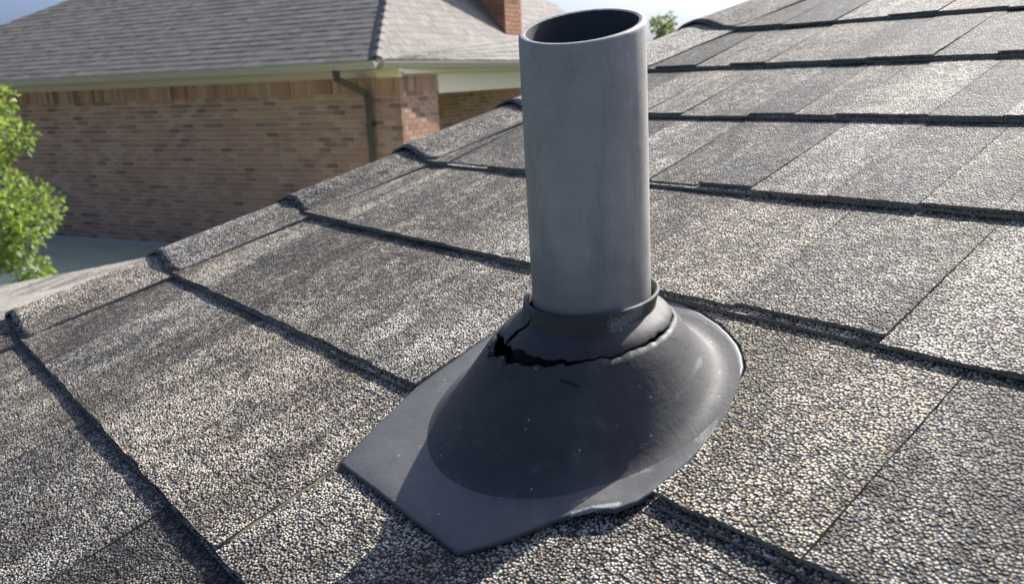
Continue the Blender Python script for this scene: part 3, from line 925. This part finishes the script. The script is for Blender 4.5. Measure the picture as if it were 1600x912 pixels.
# porch roof: a flatter slope below the side roof
pr_o = mesh_obj('porch_roof', [hp(0, -.47, .285), hp(-.42, 5.2, .245), hp(-.8, 9.4, .21), hp(.55, 9.4, 1.02), hp(.27, 4.3, .66), hp(.10, .8, .44)], [(0, 5, 4, 1), (1, 4, 3, 2)], M_FARROOF, house)
mb = MB(); r = random.Random(21)
lowe = lambda b: Vector(((-.42 / 5.67) * (b + .47), b, .287 - .0075 * (b + .47)))
upe = lambda b: Vector((.02 + .058 * (b + .47), b, .285 + .087 * (b + .47)))
for i in range(5):
    b = -.3 + .8 * i / 5
    while b < 9.2:
        e = b + r.uniform(.12, .3); th = r.choice([.012, .016, .02])
        c8 = [lowe(q).lerp(upe(q), f_) + Vector((0, 0, dz)) for (q, f_, dz) in ((b, i / 5, 0), (e - .008, i / 5, 0), (e - .008, (i + 1) / 5, 0), (b, (i + 1) / 5, 0), (b, i / 5, th), (e - .008, i / 5, th), (e - .008, (i + 1) / 5, .004), (b, (i + 1) / 5, .004))]
        mb.add([hp(*q) for q in c8], [(4, 5, 6, 7), (0, 1, 5, 4), (1, 2, 6, 5), (3, 0, 4, 7)])
        b = e
tag(mb.build('shingles', M_FARROOF, pr_o), kind='stuff')

# the chimney on the side roof
ch = MB(); c0 = (.62, 4.25)
ch.box(hp, .36, 1.02, 4.15, 4.85, .2, 3.3)
chim = ch.build('chimney', M_MORTAR, house)
mb = MB(); z = .30; j = 0
while z < 3.2:
    o_ = (BL + JT) / 2 if j % 2 else 0
    q = 0
    while q < .70:
        l0 = max(.36, .36 + q - o_); l1 = min(1.02, .36 + q - o_ + BL)
        if l1 - l0 > .03: mb.box(hp, l0, l1, 4.138, 4.18, z, z + BH)
        m0 = max(4.15, 4.15 + q - o_); m1 = min(4.85, 4.15 + q - o_ + BL)
        if m1 - m0 > .03: mb.box(hp, .348, .39, m0, m1, z, z + BH)
        q += BL + JT
    z += CO; j += 1
tag(mb.build('brickwork', M_BRICK_R, chim), kind='stuff')

# paved strip at the foot of the wall
mb = MB(); mb.box(hp, -2.0, 14, -5.2, -.0, ZB - .05, ZB + .03)
tag(mb.build('patio', M_CONC), kind='structure')

# ---------------------------------------------------------------- trees
def leaf_cloud(centres, n, size, seed, parent, mat, squash=1.0):
    """folded leaf blades spread through clumps"""
    r = np.random.default_rng(seed)
    C = np.array([c[:3] for c in centres]); Rr = np.array([c[3] for c in centres])
    w = Rr ** 2.2; w = w / w.sum()
    idx = r.choice(len(C), n, p=w)
    d = r.normal(size=(n, 3)); d /= np.linalg.norm(d, axis=1)[:, None]
    rad = Rr[idx] * (r.random(n) ** .42)
    P = C[idx] + d * rad[:, None] * np.array([1, 1, squash])
    ax = d + r.normal(size=(n, 3)) * .7 + np.array([0, 0, -.25]); ax /= np.linalg.norm(ax, axis=1)[:, None]
    up = r.normal(size=(n, 3)) * .6 + np.array([0, 0, 1.0])
    sd_ = np.cross(ax, up); sd_ /= np.linalg.norm(sd_, axis=1)[:, None] + 1e-9
    nm = np.cross(sd_, ax)
    L = size * r.uniform(.6, 1.25, n)[:, None]; Wd = L * .34
    v = np.stack([P, P + ax * L * .5 + sd_ * Wd + nm * L * .08, P + ax * L, P + ax * L * .5 - sd_ * Wd + nm * L * .08, P + ax * L * .52], 1).reshape(-1, 3)
    base = np.arange(n)[:, None] * 5
    f = np.concatenate([base + np.array([[0, 1, 4]]), base + np.array([[1, 2, 4]]), base + np.array([[0, 4, 3]]), base + np.array([[4, 2, 3]])], 0)
    me = bpy.data.meshes.new('crown')
    off = parent.location
    me.from_pydata((v - np.array(off)).tolist(), [], f.tolist())
    me.materials.append(mat)
    return link(bpy.data.objects.new('crown', me), parent)

def tree(name, label, cat, base, clumps, n, size, seed, mat, trunk_r):
    t = empty(name, base); tag(t, label, cat)
    mb = MB(); b = Vector(base)
    top = Vector((sum(c[0] for c in clumps) / len(clumps), sum(c[1] for c in clumps) / len(clumps), max(c[2] for c in clumps) - .1))
    pts = [b.lerp(top, s) + Vector((.06 * math.sin(s * 5), .05 * math.cos(s * 4), 0)) * s for s in np.linspace(0, 1, 8)]
    mb.tube(pts, [trunk_r * (1 - .85 * s) for s in np.linspace(0, 1, 8)], 8)
    for c in clumps:
        cc = Vector(c[:3]); s = max(.25, min(.9, (cc.z - b.z) / (top.z - b.z + .01) - .18))
        st_ = b.lerp(top, s); mid = st_.lerp(cc, .5) + Vector((0, 0, .06))
        mb.tube([st_, mid, cc], [trunk_r * .4, trunk_r * .26, trunk_r * .1], 6)
    mb.build('trunk', M_BARK, t, True)
    leaf_cloud(clumps, n, size, seed, t, mat)
    return t

r3 = random.Random(11)
tc = Vector((-7.72, .60, -.08))
cl = []
for i in range(34):
    a = r3.uniform(0, 2 * math.pi); h_ = r3.uniform(-1.25, .72)
    rr = .62 * math.sqrt(max(.05, 1 - ((h_ + .2) / 1.15) ** 2)) * r3.uniform(.45, 1.0)
    cl.append((tc.x + rr * math.cos(a), tc.y + rr * math.sin(a), tc.z + h_, r3.uniform(.13, .26)))
for (dx, h_, rr) in ((.30, .90, .07), (.42, .78, .08), (.20, .84, .07), (.62, .10, .13), (.60, -.55, .12), (.52, -.95, .16)):
    cl.append((tc.x + RT.x * dx, tc.y + RT.y * dx, tc.z + h_, rr))
tree('leafy_tree', 'bright green leafy tree in front of the brick wall at left', 'tree', (tc.x, tc.y, GZ), cl, 12000, .054, 5, M_LEAF, .06)

r3 = random.Random(4)
fc = Vector((-20.75, 24.1, 1.45))
cl = []
for i in range(16):
    a = r3.uniform(0, 2 * math.pi); h_ = r3.uniform(-1.6, .9)
    rr = .85 * math.sqrt(max(.05, 1 - (h_ / 1.7) ** 2)) * r3.uniform(.3, 1)
    cl.append((fc.x + rr * math.cos(a), fc.y + rr * math.sin(a), fc.z + h_, r3.uniform(.22, .45)))
tree('distant_tree', 'small hazy tree top against the sky right of the pipe', 'tree', (fc.x, fc.y, GZ), cl, 1800, .17, 9, M_LEAF_FAR, .12)
